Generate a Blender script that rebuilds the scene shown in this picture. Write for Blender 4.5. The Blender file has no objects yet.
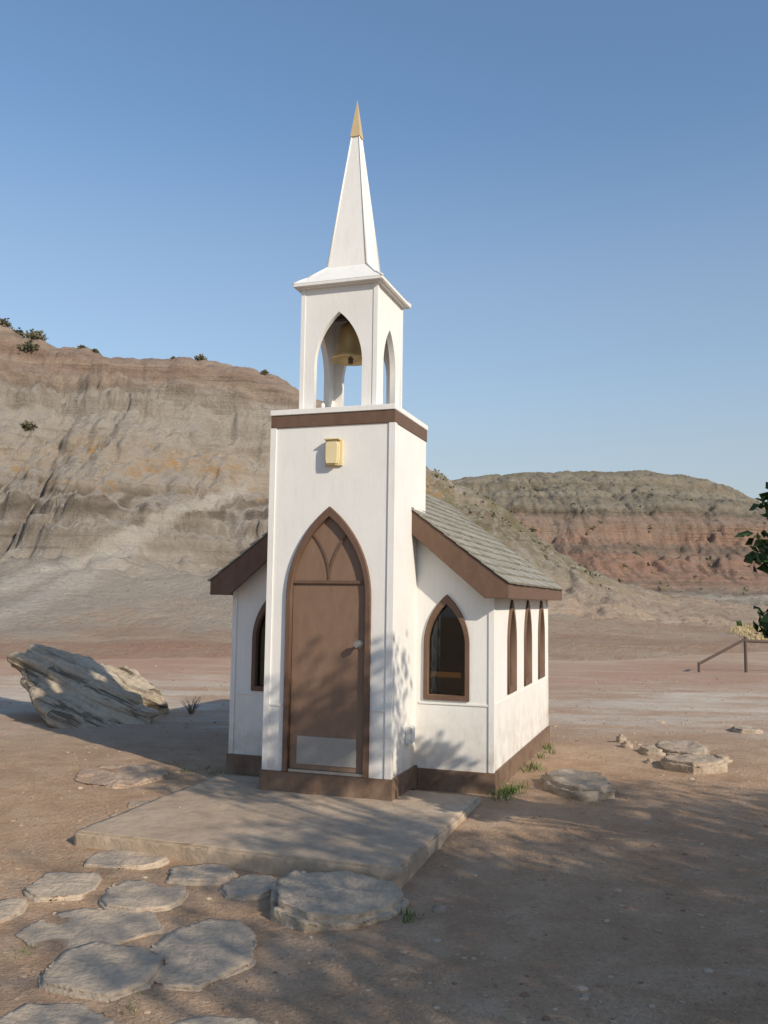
import bpy, bmesh, math, random
import numpy as np
from mathutils import Vector, Matrix, noise
random.seed(7)
scene=bpy.context.scene
COL=scene.collection
# ------------------------------------------------------------------ node helpers
def newmat(name, rough=0.8, spec=0.3):
    m=bpy.data.materials.new(name); m.use_nodes=True
    nt=m.node_tree; b=nt.nodes['Principled BSDF']
    b.inputs['Roughness'].default_value=rough
    b.inputs['Specular IOR Level'].default_value=spec
    return m,nt,b
def setin(nt,sock,v):
    if isinstance(v,bpy.types.NodeSocket): nt.links.new(v,sock)
    elif isinstance(v,(tuple,list)) and len(v)==3 and sock.type=='RGBA': sock.default_value=(*v,1)
    else: sock.default_value=v
def coords(nt,kind='Object',scale=(1,1,1),rot=(0,0,0)):
    t=nt.nodes.new('ShaderNodeTexCoord'); mp=nt.nodes.new('ShaderNodeMapping')
    mp.inputs['Scale'].default_value=scale; mp.inputs['Rotation'].default_value=rot
    nt.links.new(t.outputs[kind],mp.inputs['Vector']); return mp.outputs[0]
def nz(nt,vec,scale,detail=5,rough=.6,dist=0):
    n=nt.nodes.new('ShaderNodeTexNoise'); nt.links.new(vec,n.inputs['Vector'])
    n.inputs['Scale'].default_value=scale; n.inputs['Detail'].default_value=detail
    n.inputs['Roughness'].default_value=rough; n.inputs['Distortion'].default_value=dist
    return n.outputs['Fac']
def vor(nt,vec,scale,feature='F1'):
    n=nt.nodes.new('ShaderNodeTexVoronoi'); n.feature=feature
    nt.links.new(vec,n.inputs['Vector']); n.inputs['Scale'].default_value=scale
    return n
def ramp(nt,fac,stops,interp='LINEAR',k=1.):
    r=nt.nodes.new('ShaderNodeValToRGB'); cr=r.color_ramp; cr.interpolation=interp
    while len(cr.elements)<len(stops): cr.elements.new(.5)
    for e,(p,c) in zip(cr.elements,stops):
        e.position=p; e.color=(c,c,c,1) if isinstance(c,(int,float)) else (*[q*k for q in c],1)
    nt.links.new(fac,r.inputs[0]); return r.outputs[0]
def mix(nt,fac,a,b,mode='MIX'):
    m=nt.nodes.new('ShaderNodeMix'); m.data_type='RGBA'; m.blend_type=mode
    setin(nt,m.inputs[0],fac); setin(nt,m.inputs[6],a); setin(nt,m.inputs[7],b); return m.outputs[2]
def mth(nt,op,a,b=None,c=None):
    m=nt.nodes.new('ShaderNodeMath'); m.operation=op
    setin(nt,m.inputs[0],a)
    if b is not None: setin(nt,m.inputs[1],b)
    if c is not None: setin(nt,m.inputs[2],c)
    return m.outputs[0]
def bump(nt,b,h,strength=.3,dist=.02):
    n=nt.nodes.new('ShaderNodeBump'); n.inputs['Strength'].default_value=strength
    n.inputs['Distance'].default_value=dist; nt.links.new(h,n.inputs['Height'])
    nt.links.new(n.outputs[0],b.inputs['Normal'])
def sepz(nt,vec):
    s=nt.nodes.new('ShaderNodeSeparateXYZ'); nt.links.new(vec,s.inputs[0]); return s.outputs
def maprange(nt,v,a,b,c=0,d=1):
    m=nt.nodes.new('ShaderNodeMapRange'); setin(nt,m.inputs[0],v)
    for i,x in enumerate((a,b,c,d)): m.inputs[i+1].default_value=x
    return m.outputs[0]
# ------------------------------------------------------------------ materials
def mat_white():
    m,nt,b=newmat('white_paint',.6,.3)
    v=coords(nt)
    n=nz(nt,v,2.2,5,.65); n2=nz(nt,coords(nt,scale=(9,9,1.2)),3,4,.6)
    c=mix(nt,ramp(nt,n,[(.3,0),(.75,1)]),(.78,.765,.73),(.71,.69,.65))
    c=mix(nt,ramp(nt,n2,[(.52,0),(.8,.3)]),c,(.57,.53,.47))
    z=sepz(nt,v)[2]
    g=mth(nt,'MULTIPLY',maprange(nt,z,.75,.1,0,1),ramp(nt,nz(nt,v,6,5,.7),[(.35,0),(.68,.8)]))
    c=mix(nt,g,c,(.48,.39,.30))
    setin(nt,b.inputs['Base Color'],c)
    bump(nt,b,nz(nt,coords(nt,scale=(14,14,2)),6,4,.6),.15,.01)
    return m
def mat_brown(name,c1,c2,rough=.6):
    m,nt,b=newmat(name,rough,.3)
    v=coords(nt); n=nz(nt,coords(nt,scale=(3,3,1)),5,5,.7)
    c=mix(nt,ramp(nt,n,[(.3,0),(.75,1)]),c1,c2)
    c=mix(nt,ramp(nt,nz(nt,v,23,4,.7),[(.62,0),(.8,.45)]),c,(.30,.23,.17))
    z=sepz(nt,v)[2]
    c=mix(nt,mth(nt,'MULTIPLY',maprange(nt,z,.3,-.05,0,1),ramp(nt,nz(nt,v,7,5,.7),[(.35,0),(.7,.7)])),c,(.33,.24,.165))
    setin(nt,b.inputs['Base Color'],c)
    bump(nt,b,nz(nt,coords(nt,scale=(20,20,3)),5,4,.6),.15,.006)
    return m
def mat_plain(name,c,rough=.5,metal=0,var=.25,spec=.4,scale=12):
    m,nt,b=newmat(name,rough,spec); b.inputs['Metallic'].default_value=metal
    n=nz(nt,coords(nt),scale,4,.6)
    setin(nt,b.inputs['Base Color'],mix(nt,n,tuple(x*(1-var) for x in c),tuple(min(1,x*(1+var)) for x in c)))
    return m
WHITE=mat_white()
BROWN=mat_brown('brown_trim_paint',(.12,.068,.044),(.16,.10,.068))
DOORB=mat_brown('brown_door_paint',(.19,.118,.079),(.235,.15,.103),.5)
GOLD=mat_plain('gold_paint',(.62,.47,.26),.45,.2,.12)
BELLM=mat_plain('bell_brass',(.48,.34,.16),.42,.45,.2)
STEEL=mat_plain('brushed_steel',(.42,.40,.37),.38,.75,.2)
KICK=mat_plain('dull_kick_plate',(.30,.28,.255),.5,0,.15)
YEL=mat_plain('cream_yellow_plastic',(.70,.59,.35),.75,0,.08,.2)
DARKW=mat_plain('interior_wood',(.10,.07,.05),.7)
PEW=mat_plain('varnished_wood',(.42,.17,.06),.4)
def mat_shingle():
    m,nt,b=newmat('weathered_shingles',.9,.15)
    g=nt.nodes.new('ShaderNodeNewGeometry')
    c=ramp(nt,g.outputs['Random Per Island'],[(0,(.15,.145,.115)),(.3,(.26,.25,.21)),(.6,(.35,.335,.285)),(.85,(.29,.27,.225)),(1,(.20,.185,.145))])
    v=coords(nt); n=nz(nt,v,60,3,.7)
    c=mix(nt,.35,c,ramp(nt,n,[(.3,(.14,.135,.115)),(.7,(.46,.44,.39))]),'MIX')
    c=mix(nt,.35,c,ramp(nt,nz(nt,v,3,4,.6),[(.35,(.23,.22,.18)),(.65,(.38,.355,.30))]))
    setin(nt,b.inputs['Base Color'],c); bump(nt,b,n,.6,.006); return m
SHING=mat_shingle()
def mat_glass():
    m,nt,b=newmat('dusty_window_glass',.08,.5)
    out=nt.nodes['Material Output']
    tr=nt.nodes.new('ShaderNodeBsdfTransparent'); tr.inputs[0].default_value=(.75,.78,.78,1)
    gl=nt.nodes.new('ShaderNodeBsdfGlossy'); gl.inputs['Roughness'].default_value=.03
    fr=nt.nodes.new('ShaderNodeFresnel'); fr.inputs[0].default_value=1.5
    ms=nt.nodes.new('ShaderNodeMixShader')
    nt.links.new(fr.outputs[0],ms.inputs[0]); nt.links.new(tr.outputs[0],ms.inputs[1]); nt.links.new(gl.outputs[0],ms.inputs[2])
    nt.links.new(ms.outputs[0],out.inputs[0]); return m
GLASS=mat_glass()
def mat_stone(name,c1,c2,c3,sc=3,bs=.5,grain=None,dirt=.6,gc=.85,edge=None):
    m,nt,b=newmat(name,.92,.15)
    v=coords(nt)
    n=nz(nt,v,sc,6,.65); n2=nz(nt,v,sc*9,4,.7)
    c=ramp(nt,n,[(.3,c1),(.5,c2),(.72,c3)])
    c=mix(nt,ramp(nt,n2,[(.3,dirt),(.55,0)]),c,tuple(x*.55 for x in c2))
    h=mth(nt,'ADD',n2,mth(nt,'MULTIPLY',n,1.5))
    if grain:
        s=nz(nt,coords(nt,scale=grain),1.0,5,.62,.15)
        c=mix(nt,ramp(nt,s,[(.40,gc),(.47,0)]),c,tuple(x*.34 for x in c1))
        c=mix(nt,ramp(nt,s,[(.52,0),(.62,.45)]),c,tuple(min(.7,x*1.12) for x in c3))
        h=mth(nt,'ADD',h,mth(nt,'MULTIPLY',s,5))
    if edge:
        d=nz(nt,v,4,6,.7); c=mix(nt,ramp(nt,d,[(.50,0),(.66,.6)]),c,edge)
    setin(nt,b.inputs['Base Color'],c); bump(nt,b,h,bs,.03); return m
FLAG=mat_stone('flagstone',(.40,.315,.23),(.49,.395,.295),(.58,.48,.37),4,.6,None,.6,.85,(.43,.31,.21))
ROCKM=mat_stone('rough_sandstone',(.34,.265,.19),(.44,.35,.26),(.52,.43,.33),6,.6)
REDROCK=mat_stone('reddish_rock',(.36,.25,.18),(.42,.305,.22),(.47,.375,.28),4,.6)
BOULD=mat_stone('layered_sandstone',(.38,.30,.21),(.46,.375,.275),(.55,.465,.355),2,.9,(.28,5,11),.5,.9)
CONC=mat_stone('worn_concrete',(.35,.265,.185),(.42,.325,.235),(.49,.395,.295),1.4,.35,None,.5,.85,(.43,.31,.215))
def mat_peb():
    m,nt,b=newmat('pebbles',.9,.15); g=nt.nodes.new('ShaderNodeNewGeometry')
    c=ramp(nt,g.outputs['Random Per Island'],[(0,(.22,.13,.09)),(.25,(.31,.20,.135)),(.5,(.36,.25,.175)),(.75,(.41,.30,.215)),(.95,(.47,.38,.29)),(1,(.30,.25,.20))])
    setin(nt,b.inputs['Base Color'],c); return m
PEB=mat_peb()
def dirtcol(nt,v,x,y):
    nb=nz(nt,coords(nt,scale=(.11,.2,.2)),1.5,7,.72,.5)
    c=ramp(nt,nb,[(.36,(.44,.295,.21)),(.46,(.47,.33,.235)),(.55,(.50,.375,.275)),(.66,(.56,.46,.355))])
    n2=nz(nt,coords(nt,scale=(.25,.5,.3)),1.2,6,.75,.3)
    lo=nz(nt,coords(nt,scale=(.09,.09,.09)),1.,3,.6)
    yy=mth(nt,'ADD',y,mth(nt,'ADD',mth(nt,'MULTIPLY',mth(nt,'SUBTRACT',nb,.5),16.),mth(nt,'MULTIPLY',mth(nt,'SUBTRACT',lo,.5),22.)))
    red=mth(nt,'MULTIPLY',ramp(nt,n2,[(.42,0),(.52,.7)]),ramp(nt,maprange(nt,yy,10,50),[(.14,0),(.20,1),(.34,1),(.46,0)]))
    c=mix(nt,red,c,(.46,.275,.195))
    sal=mth(nt,'MULTIPLY',ramp(nt,nz(nt,coords(nt,scale=(.2,.5,.3)),1.6,7,.75),[(.43,0),(.54,.9)]),ramp(nt,maprange(nt,yy,0,40),[(.24,0),(.31,1),(.38,1),(.46,0)]))
    c=mix(nt,sal,c,(.61,.535,.44))
    return c
def mat_ground():
    m,nt,b=newmat('dry_dirt',.95,.1)
    v=coords(nt); x,y,z=sepz(nt,v)
    n=nz(nt,v,.45,6,.62); n1=nz(nt,v,3.0,7,.68); n2=nz(nt,v,38,4,.75)
    c=ramp(nt,n1,[(.3,(.345,.22,.135)),(.5,(.43,.29,.185)),(.7,(.52,.375,.26))])
    far=maprange(nt,y,8.5,13,0,1)
    c=mix(nt,far,c,dirtcol(nt,v,x,y))
    c=mix(nt,ramp(nt,n,[(.35,.4),(.6,0)]),c,(.36,.23,.145))
    c=mix(nt,ramp(nt,n2,[(.28,.6),(.46,0)]),c,(.21,.145,.095))
    c=mix(nt,ramp(nt,n2,[(.56,0),(.70,.5)]),c,(.57,.45,.33))
    vv=vor(nt,v,60); sp=ramp(nt,vv.outputs['Distance'],[(.12,1),(.24,0)])
    sel=ramp(nt,vv.outputs['Color'],[(.55,0),(.6,1)])
    c=mix(nt,mth(nt,'MULTIPLY',mth(nt,'MULTIPLY',sp,sel),.6),c,mix(nt,vv.outputs['Color'],(.28,.18,.12),(.52,.42,.32)))
    setin(nt,b.inputs['Base Color'],c)
    h=mth(nt,'ADD',mth(nt,'MULTIPLY',n2,.6),mth(nt,'ADD',mth(nt,'MULTIPLY',n1,1.4),mth(nt,'MULTIPLY',sp,.5)))
    bump(nt,b,h,.9,.03); return m
def mat_hill1():
    m,nt,b=newmat('badland_slope',.95,.08)
    g=nt.nodes.new('ShaderNodeNewGeometry'); v=coords(nt); x,y,z=sepz(nt,v)
    w=nz(nt,v,.13,4,.6); w2=nz(nt,v,1.2,6,.7)
    zz=mth(nt,'ADD',z,mth(nt,'ADD',mth(nt,'MULTIPLY',mth(nt,'SUBTRACT',w,.5),3.5),mth(nt,'MULTIPLY',mth(nt,'SUBTRACT',w2,.5),1.4)))
    f=mth(nt,'DIVIDE',zz,22.)
    c=ramp(nt,f,[(0,(.42,.32,.24)),(.05,(.39,.33,.265)),(.17,(.36,.31,.255)),(.205,(.26,.22,.175)),(.235,(.33,.28,.23)),(.26,(.17,.14,.11)),(.285,(.26,.215,.17)),
        (.31,(.18,.145,.11)),(.34,(.35,.29,.225)),(.41,(.385,.315,.24)),(.50,(.39,.34,.28)),(.61,(.38,.33,.27)),(.64,(.28,.22,.17)),(.66,(.37,.285,.215)),(.72,(.29,.20,.15)),(.745,(.38,.275,.20)),(.78,(.26,.175,.13)),(.81,(.37,.26,.185)),(.84,(.27,.185,.14)),(.87,(.41,.315,.23)),(1,(.36,.27,.19))],k=1.16)
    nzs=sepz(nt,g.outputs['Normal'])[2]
    scree=mth(nt,'MULTIPLY',ramp(nt,nzs,[(.66,0),(.82,.9)]),ramp(nt,f,[(.58,1),(.68,.25)]))
    s=nz(nt,coords(nt,scale=(.06,.06,1.7)),1.6,7,.76,.5)
    brk=ramp(nt,nz(nt,coords(nt,scale=(.10,.10,.16)),1.3,6,.7),[(.46,.05),(.58,1)])
    c=mix(nt,mth(nt,'MULTIPLY',brk,ramp(nt,s,[(.40,.8),(.47,0)])),c,mix(nt,.6,c,(.11,.085,.065)))
    c=mix(nt,ramp(nt,s,[(.55,0),(.68,.25)]),c,(.49,.43,.355))
    om=mth(nt,'MULTIPLY',ramp(nt,nz(nt,coords(nt,scale=(.16,.16,.4)),1.6,7,.72),[(.52,0),(.60,.85)]),ramp(nt,f,[(.30,0),(.34,1),(.42,1),(.47,0)]))
    c=mix(nt,om,c,(.48,.29,.13))
    c=mix(nt,scree,c,mix(nt,w2,(.38,.325,.265),(.46,.405,.34)))
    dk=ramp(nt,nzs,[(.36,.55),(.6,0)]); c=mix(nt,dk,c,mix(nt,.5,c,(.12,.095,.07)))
    def chute(x0,sl,wd,zt,st):
        d=mth(nt,'ABSOLUTE',mth(nt,'ADD',mth(nt,'SUBTRACT',x,mth(nt,'MULTIPLY_ADD',z,sl,x0)),mth(nt,'MULTIPLY',mth(nt,'SUBTRACT',w2,.5),2.5)))
        return mth(nt,'MULTIPLY',maprange(nt,d,wd,wd*.3,0,st),maprange(nt,z,zt,zt-1.5,0,1))
    c=mix(nt,chute(-15.5,1.0,.9,8.5,.85),c,(.57,.51,.43)); c=mix(nt,chute(-12.5,.35,.7,6,.7),c,(.54,.48,.41))
    c=mix(nt,chute(-20.5,.5,.6,5,.7),c,(.53,.465,.39))
    gm=mth(nt,'MULTIPLY',maprange(nt,x,-1,3,0,1),mth(nt,'MULTIPLY',maprange(nt,y,46,55,0,1),ramp(nt,nz(nt,v,.9,6,.75),[(.40,.05),(.54,.75)])))
    c=mix(nt,gm,c,(.21,.185,.10))
    pk=mth(nt,'MULTIPLY',maprange(nt,x,3,10,0,1),maprange(nt,z,3.5,1.5,0,.8)); c=mix(nt,pk,c,mix(nt,w2,(.45,.32,.23),(.52,.41,.31)))
    n3=nz(nt,v,4,6,.8); c=mix(nt,ramp(nt,n3,[(.3,.6),(.47,0)]),c,mix(nt,.5,c,(.14,.11,.085)))
    c=mix(nt,ramp(nt,n3,[(.55,0),(.7,.35)]),c,(.53,.465,.385))
    c=mix(nt,ramp(nt,zz,[(.25,1),(1.,0)]),c,dirtcol(nt,v,x,y))
    setin(nt,b.inputs['Base Color'],c)
    sb=mth(nt,'MULTIPLY',mth(nt,'MULTIPLY',s,1.2),maprange(nt,scree,0,.8,1,.05))
    h=mth(nt,'ADD',mth(nt,'MULTIPLY',w2,1.0),mth(nt,'ADD',mth(nt,'MULTIPLY',n3,.9),sb))
    bump(nt,b,h,.9,.4); return m
def mat_hill2():
    m,nt,b=newmat('layered_mesa_slope',.95,.08)
    v=coords(nt); x,y,z=sepz(nt,v)
    w=nz(nt,v,.06,4,.6); w2=nz(nt,v,.5,6,.75)
    zz=mth(nt,'ADD',z,mth(nt,'ADD',mth(nt,'MULTIPLY',mth(nt,'SUBTRACT',w,.5),2.5),mth(nt,'MULTIPLY',mth(nt,'SUBTRACT',w2,.5),2.4)))
    f=mth(nt,'DIVIDE',zz,25.)
    c=ramp(nt,f,[(0,(.36,.28,.21)),(.03,(.22,.19,.155)),(.05,(.44,.40,.35)),(.07,(.20,.17,.14)),(.10,(.46,.41,.35)),(.125,(.20,.155,.125)),(.15,(.36,.235,.17)),(.30,(.38,.23,.165)),(.36,(.24,.185,.14)),
        (.40,(.38,.24,.175)),(.55,(.34,.245,.185)),(.59,(.18,.15,.115)),(.63,(.33,.285,.215)),(.69,(.235,.20,.15)),(.73,(.345,.30,.225)),(.81,(.265,.225,.165)),(.85,(.345,.295,.22)),(.93,(.26,.22,.155)),(1,(.30,.255,.18))],k=1.15)
    s=nz(nt,coords(nt,scale=(.02,.02,1.1)),1.5,7,.78,.2)
    c=mix(nt,ramp(nt,s,[(.40,.6),(.48,0)]),c,mix(nt,.5,c,(.15,.125,.095)))
    c=mix(nt,ramp(nt,nz(nt,coords(nt,scale=(.09,.09,.2)),1.6,6,.8),[(.52,0),(.60,.5)]),c,(.38,.33,.26))
    sh=nz(nt,v,.6,7,.85); c=mix(nt,ramp(nt,sh,[(.52,0),(.60,.5)]),c,(.20,.175,.12))
    setin(nt,b.inputs['Base Color'],c)
    bump(nt,b,mth(nt,'ADD',w2,mth(nt,'ADD',mth(nt,'MULTIPLY',s,1.5),sh)),.9,.9); return m
def mat_leaf(name,c1,c2,tr=.25):
    m,nt,b=newmat(name,.6,.3)
    g=nt.nodes.new('ShaderNodeNewGeometry')
    c=mix(nt,g.outputs['Random Per Island'],c1,c2)
    setin(nt,b.inputs['Base Color'],c)
    return m
LEAF=mat_leaf('tree_leaves',(.025,.055,.014),(.055,.09,.026))
SAGE=mat_leaf('sagebrush',(.09,.09,.055),(.17,.15,.09),0)
SCRUB=mat_leaf('hillside_scrub',(.11,.105,.055),(.18,.155,.085),0)
WEED=mat_leaf('green_weed',(.06,.10,.02),(.14,.19,.05),.2)
DRYG=mat_leaf('dry_grass',(.43,.33,.15),(.55,.44,.24),.2)
DEAD=mat_leaf('dead_stem',(.15,.10,.06),(.24,.17,.11),0)
BARK=mat_stone('bark',(.08,.06,.045),(.13,.10,.075),(.19,.155,.12),8,.8)
# ------------------------------------------------------------------ mesh helpers
def mkobj(name,me,mat=None,parent=None):
    o=bpy.data.objects.new(name,me); COL.objects.link(o)
    if mat: me.materials.append(mat)
    if parent: o.parent=parent
    return o
def empty(name,loc=(0,0,0),rz=0,parent=None):
    e=bpy.data.objects.new(name,None); COL.objects.link(e); e.location=loc; e.rotation_euler=(0,0,rz)
    e.empty_display_size=.2
    if parent: e.parent=parent
    return e
def fromdata(name,vs,fs,mat,parent=None,smooth=False):
    me=bpy.data.meshes.new(name); me.from_pydata(vs,[],fs); me.update()
    if smooth: me.polygons.foreach_set('use_smooth',[True]*len(me.polygons))
    return mkobj(name,me,mat,parent)
class MB:
    def __init__(s): s.v=[]; s.f=[]
    def add(s,vs,fs):
        n=len(s.v); s.v+= [tuple(v) for v in vs]; s.f+=[tuple(i+n for i in f) for f in fs]
    def box(s,x0,x1,y0,y1,z0,z1):
        s.add([(x0,y0,z0),(x1,y0,z0),(x1,y1,z0),(x0,y1,z0),(x0,y0,z1),(x1,y0,z1),(x1,y1,z1),(x0,y1,z1)],
              [(0,3,2,1),(4,5,6,7),(0,1,5,4),(1,2,6,5),(2,3,7,6),(3,0,4,7)])
    def prism(s,pts,y0,y1):
        n=len(pts); s.add([(p[0],y0,p[1]) for p in pts]+[(p[0],y1,p[1]) for p in pts],
            [tuple(range(n)),tuple(range(2*n-1,n-1,-1))]+[(i,n+i,n+(i+1)%n,(i+1)%n) for i in range(n)])
    def tube(s,p0,p1,r0,r1,n=8):
        p0=Vector(p0);p1=Vector(p1);d=(p1-p0)
        if d.length<1e-6: return
        d.normalize(); a=d.orthogonal().normalized(); b=d.cross(a)
        vs=[]
        for p,r in((p0,r0),(p1,r1)):
            for i in range(n):
                t=2*math.pi*i/n; vs.append(p+a*(math.cos(t)*r)+b*(math.sin(t)*r))
        s.add(vs,[(i,(i+1)%n,n+(i+1)%n,n+i) for i in range(n)]+[tuple(range(n-1,-1,-1)),tuple(range(n,2*n))])
    def obj(s,name,mat,parent=None,bevel=0,smooth=False):
        me=bpy.data.meshes.new(name); me.from_pydata(s.v,[],s.f); me.update()
        bm=bmesh.new(); bm.from_mesh(me)
        bmesh.ops.recalc_face_normals(bm,faces=bm.faces)
        if bevel: bmesh.ops.bevel(bm,geom=list(bm.edges),offset=bevel,segments=2,affect='EDGES',clamp_overlap=True)
        bm.to_mesh(me); bm.free()
        if smooth: me.polygons.foreach_set('use_smooth',[True]*len(me.polygons))
        return mkobj(name,me,mat,parent)
def panel(name,outlines,thick,kind,at,mat,parent,bev=0):
    cu=bpy.data.curves.new(name,'CURVE'); cu.dimensions='2D'; cu.fill_mode='BOTH'; cu.extrude=thick/2-bev; cu.bevel_depth=bev
    cu.bevel_resolution=1; cu.offset=-bev
    for pts in outlines:
        sp=cu.splines.new('POLY'); sp.points.add(len(pts)-1)
        for p,q in zip(sp.points,pts): p.co=(q[0],q[1],0,1)
        sp.use_cyclic_u=True
    t=bpy.data.objects.new('tmp',cu)
    me=t.to_mesh().copy(); t.to_mesh_clear()
    bpy.data.objects.remove(t)
    if kind=='front': M=Matrix(((1,0,0,0),(0,0,-1,at+thick/2),(0,1,0,0),(0,0,0,1)))
    else: M=Matrix(((0,0,1,at),(1,0,0,0),(0,1,0,0),(0,0,0,1)))
    me.transform(M); me.name=name; me.materials.clear()
    return mkobj(name,me,mat,parent)
def arch(a,z0,zs,za,cx=0,n=14):
    h=za-zs; R=(h*h+a*a)/(2*a); pts=[(cx-a,z0),(cx-a,zs)]
    th=math.asin(min(1,h/R)) if R>=a else math.pi-math.asin(h/R)
    L=[(cx-a+R-R*math.cos(th*i/n), zs+R*math.sin(th*i/n)) for i in range(1,n+1)]
    L[-1]=(cx,za)
    pts+=L+[(2*cx-x,z) for x,z in reversed(L[:-1])]+[(cx+a,zs),(cx+a,z0)]
    return pts
def lab(o,label,cat,group=None):
    o['label']=label; o['category']=cat
    if group: o['group']=group
# ------------------------------------------------------------------ ground
def sstep(a,b,x):
    t=max(0,min(1,(x-a)/(b-a))); return t*t*(3-2*t)
def gz(x,y):
    z=-.125+.09*sstep(5.0,7.5,y)-.05*sstep(9,13,y)
    z+=noise.fractal(Vector((x*.6,y*.6,0)),1,2,3)*.02
    if abs(y-5)+abs(x)*.5<40:
        z+=noise.fractal(Vector((x*4,y*4,3)),1,2,3)*.008*(1-sstep(14,40,abs(y-5)+abs(x)*.5))
    R=math.hypot(x,y)
    if R>14: z+=noise.fractal(Vector((x*.05,y*.05,7)),1,2,3)*.25*sstep(14,35,R)
    return z
def axis(lo,hi,flo,fhi,step,grow):
    a=list(np.arange(flo,fhi+1e-6,step)); s=step; x=fhi
    while x<hi: s*=grow; x+=s; a.append(float(x))
    s=step; x=flo
    while x>lo: s*=grow; x-=s; a.insert(0,float(x))
    return [float(q) for q in a]
xs=axis(-700,700,-3.6,4.2,.075,1.09); ys=axis(-60,1500,2.8,11,.075,1.06)
vs=[(x,y,gz(x,y)) for y in ys for x in xs]; nx=len(xs)
fs=[(j*nx+i,j*nx+i+1,(j+1)*nx+i+1,(j+1)*nx+i) for j in range(len(ys)-1) for i in range(nx-1)]
g=fromdata('ground',vs,fs,mat_ground(),smooth=True); g['kind']='structure'
# ------------------------------------------------------------------ hills
def interp(pts,x):
    if x<=pts[0][0]: return pts[0][1]
    for (a,b),(c,d) in zip(pts,pts[1:]):
        if x<=c: return b+(d-b)*(x-a)/(c-a)
    return pts[-1][1]
def hill(name,x0,x1,nx,nt,foot,crest,height,prof,amp,fs_,seed,mat,cliff,ledge,lf,ua,ub,flute=.12,tmax=1.18):
    V=[];T=[]
    cols=[]
    for i in range(nx+1):
        x=x0+(x1-x0)*i/nx; cols.append((x,interp(height,x),foot(x),crest(x),cliff(x)))
    P=[interp(prof,i/500) for i in range(501)]
    Q=[interp([(0,0),(ua*.5,.03),(ua,.11),(ub,.25),(1,1)],i/500) for i in range(501)]
    nn=noise.noise; fr=noise.fractal
    for j in range(nt+1):
        t=j/nt*tmax; st=math.sin(min(1,t)*math.pi); top=1-.8*sstep(.86,1.0,t)
        for (x,H,yf,yc,k) in cols:
            y=yf+(yc-yf)*t
            u=fr(Vector((x*fs_*.25,t*1.3,seed)),1,2,3)
            tt=max(0,min(1.0,t+u*.07*st))
            p=P[int(tt*500)]*k+(1-k)*Q[int(tt*500)]
            z=H*p
            if t>1: z=H*(1-.24*(t-1))
            env=min(1,t*4)*top*min(1,max(.1,H/10))
            up_=sstep(ua,ub,tt)
            gx=x+u*6+t*3
            r=1-abs(nn(Vector((gx*fs_*.6,t*1.6,seed+3))))*2.8
            r2=1-abs(nn(Vector((gx*fs_*2.0+u*4,t*5.5+u*2,seed+5))))*2.3
            r3=1-abs(nn(Vector((gx*fs_*6,t*9,seed+8))))*2.2
            d=-(max(0,r)**2)*amp*(.12+.7*up_)-(max(0,r2)**2)*amp*.28*(.05+.95*up_)-(max(0,r3)**2)*amp*flute*up_
            d+=fr(Vector((x*fs_*1.6,y*fs_*1.6,seed)),.7,2,5)*amp*.6*(.14+.86*up_)
            z+=d*env
            zl=z+u*1.0+r2*.15
            n1=nn(Vector((x*.05*lf,zl*lf*.8,seed+9)))+.5*nn(Vector((x*.2*lf,zl*lf*2.4,seed+12)))
            y-=n1*ledge*env*(.0+1.0*up_)*(.1+.9*k)
            if t>.9: z+=fr(Vector((x*.5,y*.5,seed)),.8,2,4)*amp*.28*sstep(.9,.97,t)
            z-=.40*(1-min(1,t*9))
            V.append((x,y,z));T.append(t)
    n=nx+1
    F=[(j*n+i,j*n+i+1,(j+1)*n+i+1,(j+1)*n+i) for j in range(nt) for i in range(nx)]
    o=fromdata(name,V,F,mat,smooth=True); o['kind']='structure'
    return V,T,n
H1=[(-90,10),(-75,15),(-50,18.5),(-35,20),(-25.6,19.4),(-21.5,18.1),(-18.2,17.5),(-12.3,17.4),(-9,16.9),(-6.6,15.9),(3,10.2),(6.3,8.6),(10.2,5.9),(13.4,3.8),(15.5,3.0),(19,2.3),(25,1.6),(34,.8),(42,-.6)]
P1=[(0,0),(.12,.012),(.22,.03),(.38,.10),(.50,.18),(.54,.215),(.55,.285),(.57,.295),(.577,.36),(.62,.385),(.763,.59),(.842,.72),(.848,.78),(.88,.80),(.888,.86),(.93,.885),(.936,.94),(1,1)]
def cl1(x): return .08+.92*sstep(-.2,.12,noise.noise(Vector((x*.13,0,2.7)))+.45*noise.noise(Vector((x*.5,0,5.7))))
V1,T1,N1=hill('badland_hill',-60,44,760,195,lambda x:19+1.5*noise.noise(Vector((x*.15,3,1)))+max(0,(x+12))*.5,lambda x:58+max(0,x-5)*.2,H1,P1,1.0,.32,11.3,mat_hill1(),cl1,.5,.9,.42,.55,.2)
H2=[(-60,14),(-20,22),(9.3,22),(19.3,23.1),(29.4,23.8),(42.9,24),(51.3,23.4),(57.9,21.6),(61.6,19.5),(64.3,17.8),(75,13),(95,9),(130,8),(180,5)]
P2=[(0,0),(.03,.10),(.10,.14),(.3,.33),(.44,.47),(.49,.58),(.54,.64),(.58,.70),(.80,.86),(.82,.92),(1,1)]
V2,T2,N2=hill('distant_mesa',-5,110,460,115,lambda x:104,lambda x:150,H2,P2,1.1,.17,31.7,mat_hill2(),lambda x:.95,1.6,.5,.05,.2,.3)
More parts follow.
